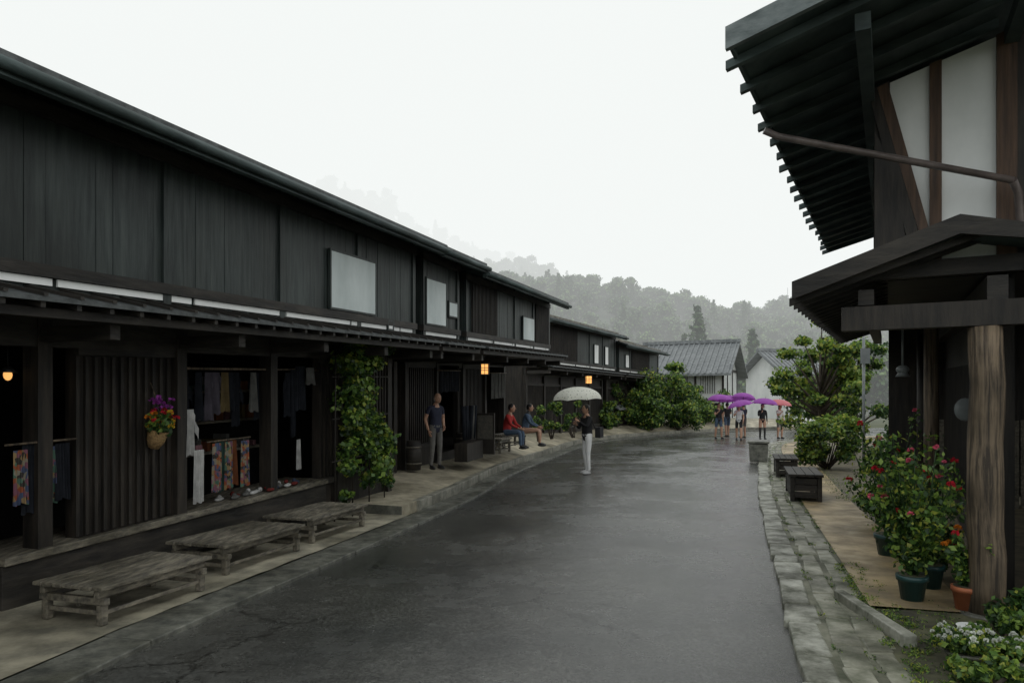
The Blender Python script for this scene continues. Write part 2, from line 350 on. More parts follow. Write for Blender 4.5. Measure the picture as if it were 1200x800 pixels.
b=MB(); b.box(LF,(4.1,8.9),(-.6,.14),(.27,.34),W_GREY); b.box(LF,(4.1,8.9),(.02,.10),(-.1,.265),W_DARKH)
b.build('display_ledge',bevel=.008)
def cmat(n,c,c2=None): return mat(n,c,c2,.9,(6,6,6),.1,.1,trans=.2)
def shaded(c): return tuple(x*.55 for x in c)  # darkens cloth colours to stand in for shade inside the shop
C_W=cmat('white_cloth',(.58,.58,.56)); C_P=cmat('pink_cloth',shaded((.36,.19,.21))); C_O=cmat('orange_cloth',shaded((.40,.15,.07))); C_B=cmat('blue_cloth',shaded((.10,.14,.22))); C_G=cmat('teal_cloth',shaded((.09,.18,.15))); C_Y=cmat('mustard_cloth',shaded((.28,.21,.10))); C_D=cmat('dark_cloth',(.025,.028,.035)); C_L=cmat('lilac_cloth',shaded((.20,.18,.22))); C_R=cmat('red_cloth',(.20,.04,.035)); C_GR=cmat('grey_cloth',(.15,.15,.14))
def patch():
    m=mat('patchwork_cloth',(.3,.2,.15),(.1,.12,.14),.9,(5,5,5),.1,.1); nt=m.node_tree; n=nt.nodes; l=nt.links
    tc=n.new('ShaderNodeTexCoord'); v=n.new('ShaderNodeTexVoronoi'); v.inputs['Scale'].default_value=22; l.new(tc.outputs['Object'],v.inputs['Vector'])
    cr=n.new('ShaderNodeValToRGB'); cr.color_ramp.interpolation='CONSTANT'; el=cr.color_ramp.elements
    sp=n.new('ShaderNodeSeparateColor'); l.new(v.outputs['Color'],sp.inputs[0])
    cs=[(.26,.08,.04),(.08,.15,.11),(.26,.18,.09),(.07,.09,.15),(.20,.09,.12),(.24,.22,.17),(.05,.045,.04)]
    el[0].position=0; el[0].color=(*cs[0],1); el[1].position=1/7; el[1].color=(*cs[1],1)
    for i in range(2,7): e=el.new(i/7); e.color=(*cs[i],1)
    l.new(sp.outputs[0],cr.inputs[0]); l.new(cr.outputs[0],n['Principled BSDF'].inputs['Base Color']); return m
C_PT=patch()
def cloth(name,F,u0,u1,w0,w1,v,m,taper=0,amp=.02,fr=5,parent=None,sleeve=False,turn=0):
    b=MB(); nu=14; nw=10
    ph=R(0,6)
    def P(i,j):
        t=i/nu; s=j/nw; uc=(u0+u1)/2; hw=(u1-u0)/2*(1-taper*s+ .06*math.sin(3*s+ph))
        uu=uc+(2*t-1)*hw; a=amp*math.sin(fr*6.28*t+ph+s)*(1-.6*s)
        return F.p(uu,v+a+turn*(t-.5),w0+(w1-w0)*s+ .012*math.sin(9*t+ph)*(1-s))
    for i in range(nu):
        for j in range(nw): b.face([P(i,j),P(i+1,j),P(i+1,j+1),P(i,j+1)],m,True)
    if sleeve:
        hw=(u1-u0)
        for sgn,e in ((-1,u0),(1,u1)):
            for q in range(4):
                a0=q/4;a1=(q+1)/4
                f=lambda a,bb: F.p(e+sgn*(a*.45*hw) - sgn*.02, v+.015*math.sin(8*a+bb), w1-.02-a*.55*(w1-w0)*.7-(bb*.30*(w1-w0)*.9))
                b.face([f(a0,0),f(a1,0),f(a1,1),f(a0,1)],m,True)
    return b.build(name,parent,norm=False)
goods=empty('hanging_clothes')
k=0
for (a,c,z0,z1,mm,sl) in [(4.2,4.34,.75,1.2,C_PT,0),(4.32,4.5,.65,1.25,C_D,0),(4.46,4.64,.7,1.2,C_PT,0),(4.62,4.78,.72,1.22,C_D,0),
    (6.14,6.30,.95,1.45,C_W,1),(6.26,6.42,.42,1.0,C_W,0),(6.3,6.42,.55,1.05,C_P,0),
    (6.52,6.68,.5,1.05,C_PT,0),(6.66,6.80,.48,1.07,C_G,0),(6.78,6.92,.5,1.05,C_PT,0),(6.90,7.05,.52,1.06,C_O,0),(7.03,7.18,.5,1.04,C_PT,0),
    (8.25,8.5,1.35,1.95,C_D,0),(8.38,8.60,1.70,1.93,C_GR,0),(8.28,8.36,.55,.95,C_W,0),(8.1,8.2,1.0,1.9,C_D,0)]:
    cloth('garment_%d'%k,LF,a,c,z0,z1,.05+R(-.03,.08),mm,.1,parent=goods,sleeve=bool(sl)); k+=1
for q in range(13):
    u=6.25+q*.145; mm=random.choice([C_GR,C_L,C_D,C_D,C_D,C_D,C_GR,C_D,C_D,C_Y])
    cloth('garment_%d'%k,LF,u,u+.15,1.28+R(-.1,.15),1.86,-.05+R(-.08,.12),mm,.25,parent=goods,sleeve=(q%3==0)); k+=1
b=MB(); b.tube([LF.p(6.05,.0,1.9),LF.p(8.85,.0,1.9)],[.014,.014],W_BROWN); b.tube([LF.p(6.5,.07,1.07),LF.p(7.25,.07,1.07)],[.01,.01],W_BROWN)
b.tube([LF.p(4.15,.07,1.25),LF.p(4.82,.07,1.25)],[.01,.01],W_BROWN); b.build('hanging_rail',goods)
b=MB(); cols=[C_GR,C_P,C_O,C_B,C_G,C_Y,C_L,C_GR]
for w in (.8,1.2,1.6):
    for (a,c) in ((4.2,4.8),(6.1,8.8)):
        b.box(LF,(a,c),(-1.2,-.85),(w,w+.03),W_GREY)
        u=a+.05
        while u<c-.15:
            s=R(.06,.16); b.box(LF,(u,u+s),(-1.15,-.92),(w+.031,w+.03+R(.05,.22)),random.choice(cols)); u+=s+R(.02,.12)
b.build('shelf_with_goods',bevel=.006)
b=MB()
for q in range(12):
    u=6.9+q*.13+R(-.03,.03); mm=random.choice([C_W,C_GR,C_R,C_B,C_W])
    b.ell(LF.p(u,R(-.1,.06),.365),(.045,.11,.025),mm,8,5); b.ell(LF.p(u,R(-.1,.0),.385),(.03,.04,.03),mm,8,5)
b.build('sandals_on_ledge')

def bench(F,u0,u1,v0,v1,z,h):
    b=MB(); n=7; w=(v1-v0)/n
    F2=Fr((F.O.x,F.O.y,0),F.d.xy,1,0)
    for i in range(n): b.box(F2,(u0+R(-.012,.012),u1+R(-.012,.012)),(v0+i*w+.004,v0+(i+1)*w-.006),(z+h-.03,z+h+R(-.004,.004)),W_GREY,.002)
    for v in (v0+.05,v1-.11): b.box(F2,(u0+.03,u1-.03),(v,v+.05),(z+h-.095,z+h-.036),W_GREY)
    for u in (u0+.05,u1-.10): 
        b.box(F2,(u,u+.05),(v0+.02,v1-.02),(z+h-.15,z+h-.096),W_GREY)
        for v in (v0+.05,v1-.10):
            b.box(F2,(u-.004,u+.054),(v,v+.058),(z,z+h-.151),W_GREY)
        b.box(F2,(u+.01,u+.04),(v0+.109,v1-.101),(z+.07,z+.105),W_GREY)
    b.box(F2,(u0+.105,u1-.105),((v0+v1)/2-.02,(v0+v1)/2+.02),(z+.106,z+.14),W_GREY)
    b.box(F2,(u0+.105,u1-.105),(v1-.09,v1-.06),(z+.07,z+.10),W_GREY)
    return b.build('wooden_bench',bevel=.005)
bench(LF,4.0,5.2,.54,1.24,.05,.30); bench(LF,5.62,6.95,.32,1.05,.05,.30); bench(LF,7.27,8.62,.22,.95,.05,.30)
bench(LF,16.6,17.5,-.2,.2,.46,.36)

GLOW=mat('lit_lantern_paper',(1.0,.50,.15),(1.0,.42,.10),.8,bump=0,emit=1.0)
def lantern(p,s=.13):
    b=MB(); x,y,z=p
    b.box(WF,(x-s*.5,x+s*.5),(y-s*.5,y+s*.5),(z-s*.6,z+s*.6),GLOW)
    for a in (-1,1):
        for c in (-1,1): b.box(WF,(x+a*s*.5-.012,x+a*s*.5+.012),(y+c*s*.5-.012,y+c*s*.5+.012),(z-s*.65,z+s*.65),W_DARK)
    for t in (-.15,.15): b.box(WF,(x-s*.52,x+s*.52),(y-s*.52,y+s*.52),(z+s*t-.006,z+s*t+.006),W_DARK)
    b.box(WF,(x-.006,x+.006),(y-s*.53,y+s*.53),(z-s*.6,z+s*.6),W_DARK)
    b.box(WF,(x-s*.62,x+s*.62),(y-s*.62,y+s*.62),(z+s*.66,z+s*.74),W_DARK); b.box(WF,(x-s*.55,x+s*.55),(y-s*.55,y+s*.55),(z-s*.72,z-s*.66),W_DARK)
    b.tube([(x,y,z+s*.7),(x,y,z+s*.7+.25)],[.006,.006],BLACKM,6)
    return b.build('hanging_lantern')
lantern((-.55,14.7,2.40),.16); lantern((2.75,26,2.52),.21)
b=MB(); p=LF.p(4.42,-.25,1.83); b.ell(p,(.035,.035,.05),GLOW,8,6); b.tube([p+Vector((0,0,.04)),p+Vector((0,0,.3))],[.005,.005],BLACKM,6)
b.tube([p+Vector((0,0,.02)),p+Vector((0,0,.07))],[.08,.02],BLACKM,10); b.build('pendant_lamp')

cl=[]
for i in range(66):
    w=R(.05,2.3); wd=.62+.25*math.sin(w*2.2+1); u=9.55+R(-wd,wd)+(.2 if w<1.2 else -.1); cl.append((LF.p(u,R(.2,.5),w),(R(.10,.2),)*3,95,(2,5,5,4 if random.random()<.45 else .4)))
for i in range(8): cl.append((LF.p(R(8.7,10.3),.5,R(2.1,2.4)),(.08,.08,.16),30,(3,4,3,1)))
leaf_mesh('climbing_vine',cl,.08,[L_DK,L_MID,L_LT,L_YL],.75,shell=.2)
b=MB()
for u in (8.8,9.3,9.8,10.3): b.tube([LF.p(u,.3,-.3),LF.p(u,.32,2.2)],[.012,.01],W_DARK,6)
for w in (.6,1.2,1.8): b.tube([LF.p(8.7,.31,w),LF.p(10.4,.31,w)],[.01,.01],W_DARK,6)
b.build('vine_trellis')
def petals(b,c,r,m,n=10):
    c=Vector(c)
    for i in range(n):
        d=Vector((R(-1,1),R(-1,1),R(-.3,1))).normalized(); t=d.cross(Vector((R(-1,1),R(-1,1),R(-1,1)))).normalized(); s=d.cross(t)
        b.face([c+d*r*.2,c+d*r*.8+t*r*.5,c+d*r*1.15,c+d*r*.8-t*r*.5],m)
F_PU=cmat('purple_petal',(.42,.08,.46)); F_OR=cmat('orange_petal',(.75,.25,.03)); F_RD=cmat('red_petal',(.60,.03,.05)); F_PK=cmat('pink_petal',(.80,.16,.25)); F_WH=cmat('white_petal',(.75,.78,.70)); F_YE=cmat('yellow_petal',(.75,.5,.05))
E=empty('hanging_flower_basket'); b=MB()
c=LF.p(5.72,.17,1.28)
for i in range(40):
    q=c+Vector((R(-.11,.11),R(-.11,.11),R(-.02,.32))); petals(b,q,.034,F_PU if q.z>c.z+.2 else random.choice([F_OR,F_YE,F_RD]),12)
b.build('flowers',E,norm=False)
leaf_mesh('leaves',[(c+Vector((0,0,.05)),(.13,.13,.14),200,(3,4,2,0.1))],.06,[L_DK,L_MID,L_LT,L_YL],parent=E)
b=MB(); b.tube([c+Vector((-.03,0,-.02)),c+Vector((-.06,0,-.13)),c+Vector((-.08,0,-.2))],[.10,.085,.05],mat('wicker',(.34,.22,.09),(.15,.09,.04),.8,(40,40,40),.8),12); b.tube([c,c+Vector((-.05,0,.3)),LF.p(5.72,.03,1.75)],[.006]*3,W_BROWN,5); b.build('wicker_basket',E)

b=MB()
for i in range(6):
    x=LF.p(14.6+.12*i,.0,.4); b.tube([x,x+Vector((R(-.06,.06),R(-.06,.06),.75))],[.035,.05],random.choice([C_D,C_D,C_GR]),8)
b.box(LF,(14.4,15.4),(-.15,.15),(-.05,.35),W_DARK); b.build('umbrella_stand')
b=MB(); b.box(LF,(15.6,15.66),(-.1,.35),(.0,.95),W_DARK); b.box(LF,(15.59,15.67),(-.06,.31),(.35,.9),mat('sign_board',(.10,.09,.07),(.05,.05,.045),.7,(20,20,20),.1)); b.build('wooden_signboard')
def noren(F,u0,u1,w0,w1,v,m,n):
    E=empty('noren_curtain'); s=(u1-u0)/n
    for i in range(n): cloth('panel_%d'%i,F,u0+i*s+.01,u0+(i+1)*s-.01,w0,w1,v,m,0,.012,2,parent=E)
    b=MB(); b.tube([F.p(u0-.1,v,w1),F.p(u1+.1,v,w1)],[.015,.015],W_BROWN,6); b.build('rod',E)
noren(LF,18.4,19.6,1.2,1.9,-.7,C_GR,4); noren(LF,15.1,16.3,1.45,1.95,-.8,C_D,4)
b=MB()
for (u,v,r,h) in [(11.6,-.6,.18,.5),(12.0,-.55,.15,.4),(16.0,-.55,.2,.55),(13.3,-.6,.16,.6)]:
    p=LF.p(u,v,-.1); b.tube([p,p+Vector((0,0,h*.5)),p+Vector((0,0,h))],[r*.9,r,r*.88],W_DARKH,14)
    for t in (.2,.75): b.tube([p+Vector((0,0,h*t)),p+Vector((0,0,h*t+.03))],[r*1.03,r*1.03],W_GREY,14)
b.build('wooden_barrels')

# ------------------------------------------------------------ right house
d=(.461,.887)
RF=Fr((3.2,6.4,0),d,1,.027)
E=empty('timber_corner_house')
ez=4.36; sl=.285; ev=-.875
rt=lambda v: ez+(v-ev)*sl
b=MB()
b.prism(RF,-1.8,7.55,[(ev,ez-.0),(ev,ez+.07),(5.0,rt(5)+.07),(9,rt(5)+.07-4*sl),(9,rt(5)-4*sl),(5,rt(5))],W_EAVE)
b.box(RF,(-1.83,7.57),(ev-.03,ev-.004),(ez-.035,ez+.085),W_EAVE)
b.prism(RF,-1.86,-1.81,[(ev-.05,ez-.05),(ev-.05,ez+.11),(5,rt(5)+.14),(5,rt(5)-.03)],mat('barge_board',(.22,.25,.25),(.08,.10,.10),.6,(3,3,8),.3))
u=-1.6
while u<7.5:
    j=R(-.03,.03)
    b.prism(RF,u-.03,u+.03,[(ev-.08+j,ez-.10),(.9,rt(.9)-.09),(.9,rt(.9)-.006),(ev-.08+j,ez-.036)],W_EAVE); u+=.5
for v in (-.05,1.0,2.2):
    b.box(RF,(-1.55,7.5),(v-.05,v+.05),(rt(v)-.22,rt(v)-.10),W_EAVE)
for k in range(6): b.box(RF,(-1.8,7.55),(ev+.25+k*.7,ev+.33+k*.7),(rt(ev+.29+k*.7)+.06,rt(ev+.29+k*.7)+.11),W_GREY)
b.build('roof',E)
b=MB()
lo=2.95
def gwp(v0,v1,w0,m,u0=.03,u1=.10,cut=.10): b.prism(RF,u0,u1,[(v0,w0),(v1,w0),(v1,rt(v1)-cut),(v0,rt(v0)-cut)],m)
gwp(0,.12,lo,W_DARK,-.02,.13)
gwp(.12,.42,lo,PLASTER); gwp(.42,.51,lo,W_RED,-.01,.12); gwp(.51,.90,lo,PLASTER); gwp(.90,1.04,lo,W_RED,-.02,.12); gwp(1.04,1.5,lo,W_DARK,.0,.12)
gwp(1.5,1.62,lo,W_DARK,-.03,.12); gwp(1.62,5,lo,W_DARK)
b.prism(RF,-.06,.0-.022,[(.02,rt(.0)-.12),(.10,rt(.1)-.12),(.43,lo+.2),(.35,lo+.2)],W_RED)
b.prism(RF,-.056,.0-.03,[(-.05,rt(-.05)-.12),(.03,rt(.03)-.12),(.345,lo+.2),(.25,lo+.2)],W_DARK)
b.prism(RF,-.054,.0-.03,[(.0,rt(.0)-.5),(.13,lo+.9),(.24,lo+.2),(.24,lo),(.0,lo)],W_DARK)
b.box(RF,(-.08,.02),(-.05,5),(lo-.14,lo-.002),W_DARKH)
b.box(RF,(.135,7.3),(0,.10),(lo-.1,rt(0)-.25),W_DARK)
u=1.3
while u<7.3: b.box(RF,(u-.06,u+.06),(-.03,.0),(lo,rt(0)-.25),W_DARK); u+=1.2
b.box(RF,(7.18,7.3),(.105,5),(0,4.4),W_DARK)
b.box(RF,(.2,7.3),(.95,1.05),(0,lo-.15),W_DARK)
for k in range(60): b.box(RF,(.4+k*.11,.435+k*.11),(.92,.949),(.5,2.1),W_DARK)
b.box(RF,(-.02,.1),(1.15,5),(0,lo-.15),W_DARK)
for k in range(12): b.box(RF,(-.04,-.021),(1.5+k*.2,1.53+k*.2),(0,lo-.15),W_DARKH)
b.box(RF,(-.05,-.02),(1.3,1.42),(0,lo-.15),W_BROWN)
b.box(RF,(.1,7.3),(.1,5),(lo-.14,lo-.1005),W_DARKH)
b.build('walls',E)
b=MB()
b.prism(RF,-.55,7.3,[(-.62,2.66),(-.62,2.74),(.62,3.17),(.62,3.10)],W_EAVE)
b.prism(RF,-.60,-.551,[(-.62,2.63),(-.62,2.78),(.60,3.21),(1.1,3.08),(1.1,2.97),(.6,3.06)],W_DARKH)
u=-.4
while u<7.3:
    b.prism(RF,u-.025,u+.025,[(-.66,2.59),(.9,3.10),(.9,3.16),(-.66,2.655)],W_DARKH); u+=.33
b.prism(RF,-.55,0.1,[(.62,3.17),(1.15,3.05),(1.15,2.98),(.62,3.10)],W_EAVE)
b.box(RF,(-.35,-.15),(-.25,1.1),(2.36,2.56),W_DARK)
b.box(RF,(-.34,7.2),(-.12,.0),(2.57,2.70),W_DARKH)
b.box(RF,(-.34,7.2),(.80,.94),(2.561,2.75),W_DARKH)
b.build('pent_roof',E)
b=MB()
b.tube([RF.p(-.25,.80,.05)+Vector((.01*math.sin(q),.01*math.cos(2*q),q*.2305)) for q in range(11)],[.133,.130,.131,.127,.129,.127,.124,.126,.123,.124,.122],W_BROWN,18)
b.tube([RF.p(2.6,.55,.05),RF.p(2.6,.55,2.6)],[.08,.08],W_BROWN,12)
b.tube([RF.p(5.2,.55,.05),RF.p(5.2,.55,2.6)],[.07,.07],W_DARK,12)
b.tube([RF.p(-.25,.80,.0),RF.p(-.25,.80,.07)],[.2,.19],STONE,12)
b.build('porch_posts',E)
b=MB()
dp=mat('copper_downpipe',(.16,.13,.12),(.08,.065,.06),.4,(5,5,5),.1)
b.tube([RF.p(-.9,-.80,4.0),RF.p(-.85,-.7,3.95),RF.p(-.25,.98,3.50)],[.028]*3,dp,10)
b.tube([RF.p(-.25,.98,3.5),RF.p(-.14,1.03,3.42),RF.p(-.14,1.05,3.1),RF.p(-.1,1.12,2.95),RF.p(-.1,1.12,.1)],[.032]*5,dp,10)
b.build('downpipe',E)
b=MB(); p=RF.p(2.2,.25,2.05); b.ell(p,(.07,.07,.05),GREYM,12,8); b.tube([p+Vector((0,0,.05)),p+Vector((0,0,.45))],[.012,.012],GREYM,6); b.tube([p+Vector((0,0,-.08)),p+Vector((0,0,-.02))],[.075,.04],GREYM,12); b.build('porch_lamp')
b=MB(); p=RF.p(.85,.75,1.65); b.ell(p,(.11,.03,.11),GREYM,14,8); b.tube([p,p+RF.n*.2],[.015,.015],GREYM,6); b.build('wall_fan_vent')

F5=Fr((8.6,14.2,0),(.46,.887),1,0)
E=empty('dark_wooden_house')
b=MB(); b.box(F5,(0,7),(0.8,6),(0,2.5),W_DARK)
for k in range(9): b.box(F5,(-.03,.0),(1.0+k*.6,1.08+k*.6),(0,2.5),W_DARKH)
b.box(F5,(-.04,-.0),(1.3,2.5),(.9,1.9),PLASTER2); b.box(F5,(-.06,-.041),(1.88,1.92),(.9,1.9),W_DARK); b.build('walls',E)
b=MB(); b.prism(F5,-.8,7.6,[(0.0,2.45),(0.0,2.53),(3.4,3.6),(6.8,2.53),(6.8,2.45),(3.4,3.5)],TILE)
b.prism(F5,-.84,-.80,[(-.05,2.38),(-.05,2.56),(3.4,3.66),(6.9,2.56),(6.9,2.38),(3.4,3.44)],W_DARKH); b.build('roof',E)
b=MB(); b.tube([(8.0,16.5,0),(8.0,16.5,3.2)],[.035,.03],GREYM,10); b.box(WF,(7.9,8.1),(16.4,16.45),(2.6,2.95),GREYM); b.build('metal_post')
b=MB(); FF=Fr((6.9,12.2,0),(.87,-.5),1)
for i in range(16): b.box(FF,(i*.17,i*.17+.15),(0,.02),(0,1.45+R(-.01,.01)),W_GREY)
b.box(FF,(0,2.7),(-.05,-.002),(.3,.38),W_DARK); b.box(FF,(0,2.7),(-.05,-.002),(1.1,1.18),W_DARK)
b.build('board_fence')

def gable_house(name,O,dd,L,Wd,eh,rh,wallm,win=True):
    F=Fr((*O,0),dd,1,0); E=empty(name); b=MB()
    prof=[(0,0),(Wd,0),(Wd,eh),(Wd/2,rh-.1),(0,eh)]
    b.prism(F,0,L,prof,wallm); b.build('walls',E)
    b=MB(); o=.8; s=(rh-eh)/(Wd/2)
    b.prism(F,-.7,L+.7,[(-o,eh-o*s),(-o,eh-o*s+.14),(Wd/2,rh+.14),(Wd+o,eh-o*s+.14),(Wd+o,eh-o*s),(Wd/2,rh)],TILE)
    u=-.6
    while u<L+.7:
        b.prism(F,u-.05,u+.05,[(Wd+o+.02,eh-o*s+.12),(Wd+o+.02,eh-o*s+.21),(Wd/2,rh+.21),(Wd/2,rh+.12)],TILE); b.prism(F,u-.05,u+.05,[(-o-.02,eh-o*s+.12),(-o-.02,eh-o*s+.21),(Wd/2,rh+.21),(Wd/2,rh+.12)],TILE); u+=.36
    b.box(F,(-.75,L+.75),(Wd/2-.15,Wd/2+.15),(rh+.13,rh+.36),TILE)
    b.build('roof',E)
    b=MB()
    for k in range(int(L/1.8)+1):
        b.box(F,(k*1.8,k*1.8+.14),(Wd+.002,Wd+.05),(0,eh),W_DARK)
    b.box(F,(0,L),(Wd+.003,Wd+.06),(eh*.45,eh*.45+.15),W_DARKH)
    for k in range(int(L/1.8)):
        b.box(F,(k*1.8+.4,k*1.8+1.5),(Wd+.004,Wd+.04),(.5 if k%2 else .9,eh*.42),DARKIN)
        for q in range(7): b.box(F,(k*1.8+.42+q*.15,k*1.8+.46+q*.15),(Wd+.045,Wd+.07),(eh*.58,eh*.9),W_DARK)
    for u in (L+.003,):
        for q in range(4): b.box(F,(u,u+.05),(q*Wd/3-.07+(.07 if q==0 else 0),q*Wd/3+.07-(.07 if q==3 else 0)),(0,eh),W_DARK)
        b.box(F,(u,u+.055),(0,Wd),(eh-.1,eh+.08),W_DARK)
    b.build('timber_frame_and_windows',E)
    return E
PALE=mat('pale_wall',(.60,.62,.60),(.45,.47,.46),.8,(1,1,1),.1)
gable_house('grey_roof_house',(11.6,55.5),(.90,-.44),5.4,6.0,3.9,5.7,PALE)
gable_house('white_wall_house',(20.0,62),(.95,.2),3,6,4.0,5.7,PLASTER)
gable_house('storehouse',(3,66),(.9,.3),7,7,5.0,6.6,W_DARK)

# ------------------------------------------------------------ trees
def tree(name,base,h,r,n=9,leaf=.16,per=260,mats=None,wt=(3,5,4,1),trunk=.12,low=.35):
    E=empty(name); B=Vector(base); b=MB()
    top=B+Vector((R(-.2,.2),R(-.2,.2),h*.75)); midp=B.lerp(top,.5)+Vector((R(-.1,.1),R(-.1,.1),0))
    b.tube([B,B.lerp(midp,.5),midp,top],[trunk,trunk*.8,trunk*.6,trunk*.2],BARK,8); cl=[]
    for i in range(n):
        an=R(0,6.28); rr=r*math.sqrt(R(.05,1)); z=h*R(low,1.0)
        k=1-max(0,(z/h-.6))*1.3; c=B+Vector((math.cos(an)*rr*k,math.sin(an)*rr*k,z))
        s=B.lerp(top,min(z/h,.95)*.8); b.tube([s,s.lerp(c,.55)+Vector((0,0,R(-.1,.15))),c],[trunk*.35,trunk*.2,trunk*.07],BARK,6)
        q=r*R(.18,.32); w=list(wt)
        if random.random()<.4: w[0]*=3
        elif random.random()<.5: w[2]*=2.5
        cl.append((c,(q,q,q*.6),per,w))
    b.build('trunk_and_limbs',E)
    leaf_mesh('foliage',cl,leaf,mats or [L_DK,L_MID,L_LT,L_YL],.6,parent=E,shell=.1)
    return E
tree('maple_tree',(9.3,21.8,0),4.2,1.4,50,.13,220,wt=(.7,4,7,4),trunk=.13,low=.22)
tree('maple_tree',(11.6,24.5,0),3.6,1.5,22,.15,220,wt=(3,5,3,.6),trunk=.12,low=.25)
tree('cherry_tree',(17.5,41.5,0),4.2,1.8,26,.2,200,wt=(2,4,5,1.5),trunk=.14,low=.25)
tree('cherry_tree',(10.2,46.5,0),4.0,1.8,24,.2,190,wt=(2,5,4,1),trunk=.14,low=.2)
def shrub(name,base,h,r,n=8,leaf=.08,per=200,wt=(3,5,4,1),mats=None):
    B=Vector(base); cl=[]; E=empty(name); b=MB()
    for i in range(n):
        an=R(0,6.28); rr=r*math.sqrt(R(0,1))*.8; c=B+Vector((math.cos(an)*rr,math.sin(an)*rr,h*R(.2,.9))); q=r*R(.2,.36)
        b.tube([B+Vector((R(-.05,.05),R(-.05,.05),-.02)),B.lerp(c,.6),c],[.02,.014,.006],BARK,5)
        w=list(wt)
        if random.random()<.35:w[0]*=3
        cl.append((c,(q,q,min(q,h*.4)),per,w))
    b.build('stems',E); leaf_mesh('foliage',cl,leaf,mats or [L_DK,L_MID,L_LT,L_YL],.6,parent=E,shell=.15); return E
shrub('garden_shrub',(7.9,18.2,.05),1.45,.95,22,.10,220,wt=(1.5,5,6,3))
shrub('garden_shrub',(8.9,16.2,.05),1.3,.8,12,.10,200,wt=(4,5,2,.3))
shrub('garden_shrub',(8.2,13.2,.05),1.3,.6,9,.09,200,wt=(5,4,2,.3))
for (x,y,h,r) in [(5.3,37.2,2.6,1.3),(6.6,38.6,3.4,1.7),(8.2,39.5,3.2,1.6),(9.7,41,2.6,1.5),(7.2,37.6,1.7,1.2),(8.9,38.9,1.5,1.3),(4.4,35.6,1.7,.9),(11.5,43,2.2,1.4),(6.0,40,4.0,1.2)]:
    shrub('roadside_shrub',(x,y,.2),h,r,20,.15,200,wt=(2,5,4,1.5))
shrub('potted_shrub',(1.35,24.4,.5),1.3,.5,7,.10,170,wt=(2,4,4,1)); shrub('potted_shrub',(.85,22.9,.5),.8,.35,5,.09,140,wt=(2,4,4,1))
shrub('potted_shrub',(2.3,27.2,.4),1.4,.5,7,.11,150,wt=(3,4,3,.6))

def proto_broad(i):
    cl=[]
    for k in range(14):
        an=R(0,6.28); z=R(2.0,7.2); rr=2.7*math.sqrt(R(0,1))*(1-max(0,z-4.5)*.2)
        cl.append(((math.cos(an)*rr,math.sin(an)*rr,z),(R(.8,1.5),R(.8,1.5),R(.7,1.1)),60,random.choice([(4,3,1),(2,4,2),(1,3,4)])))
    return leaf_mesh('forest_tree_%d'%i,cl,.7,[L_F1,L_F2,L_F3],.7,link=False,shell=.4)
def proto_con(i):
    cl=[]; H=R(9,10.5)
    for k in range(15):
        z=1.5+(H-1.5)*k/14; r=2.3*(1-k/15)+.2
        for q in range(3): 
            an=R(0,6.28); cl.append(((math.cos(an)*r*.45,math.sin(an)*r*.45,z),(r*.7,r*.7,.4),20,(5,3,.5)))
    return leaf_mesh('forest_conifer_%d'%i,cl,.6,[L_F1,L_F2,L_F3],.45,link=False,up=0,shell=.2)
PB=[proto_broad(i) for i in range(5)]; PC=[proto_con(i) for i in range(3)]
def place(E,me,p,s):
    o=bpy.data.objects.new('tree',me); S.collection.objects.link(o); o.parent=E; o.location=p; o.scale=(s,s,s*R(.85,1.15)); o.rotation_euler=(0,0,R(0,6.28))
FLOOR=mat('forest_floor',(.06,.10,.04),(.02,.04,.018),.9,(.2,.2,.2),.3)
def hill(name,ridge,y0,y1,y2,xs,ntree,scale,con=.2,fl=FLOOR):
    def hgt(x,y):
        rz=np.interp(x,[a for a,_ in ridge],[c for _,c in ridge]); t=min(max((y-y0)/(y1-y0),0),1); t=t*t*(3-2*t)
        z=rz*t
        if y>y1: z=rz*(1-.5*(y-y1)/(y2-y1))
        return z+.03*rz*math.sin(x*.11+y*.07)*math.sin(y*.05+1.3)*t
    rows=[]
    for y in np.linspace(y0,y2,26): rows.append([Vector((x,y,hgt(x,y)-.2)) for x in np.linspace(xs[0],xs[1],70)])
    sheet(name,rows,fl)
    E=empty(name+'_forest')
    for i in range(ntree):
        x=R(*xs); y=y0+(y1*1.03-y0)*R(0,1)
        place(E,random.choice(PC if random.random()<con else PB),(x,y,hgt(x,y)-.5),scale*R(.7,1.25))
hill('hill',[(-60,31),(0,30),(12,30),(28,28),(42,24),(64,21),(76,24),(90,28),(150,36)],105,200,300,(-25,115),850,.80,.08)
hill('far_hill',[(-200,80),(-60,72),(0,66),(18,64),(35,56),(55,44),(80,30),(130,20),(250,18)],260,380,600,(-60,90),650,1.1,.12)
hill('mountain',[(-500,200),(-240,198),(-169,198),(-125,186),(-95,164),(-50,142),(0,124),(60,86),(120,40),(400,20)],480,720,1100,(-260,90),650,2.2,.12)
E=empty('distant_tree_mass')
for i in range(70):
    x=R(-4,60); y=R(74,100); place(E,random.choice(PB),(x,y,-.5),R(.70,.98))
for (x,y,s) in [(24,94,1.2),(23,97,.9),(30.5,92,1.05),(47,100,1.0)]: place(E,random.choice(PC),(x,y,0),s)
b=MB(); b.tube([(76,200,24),(76,200,33)],[.12,.06],GREYM,8); b.build('radio_mast')

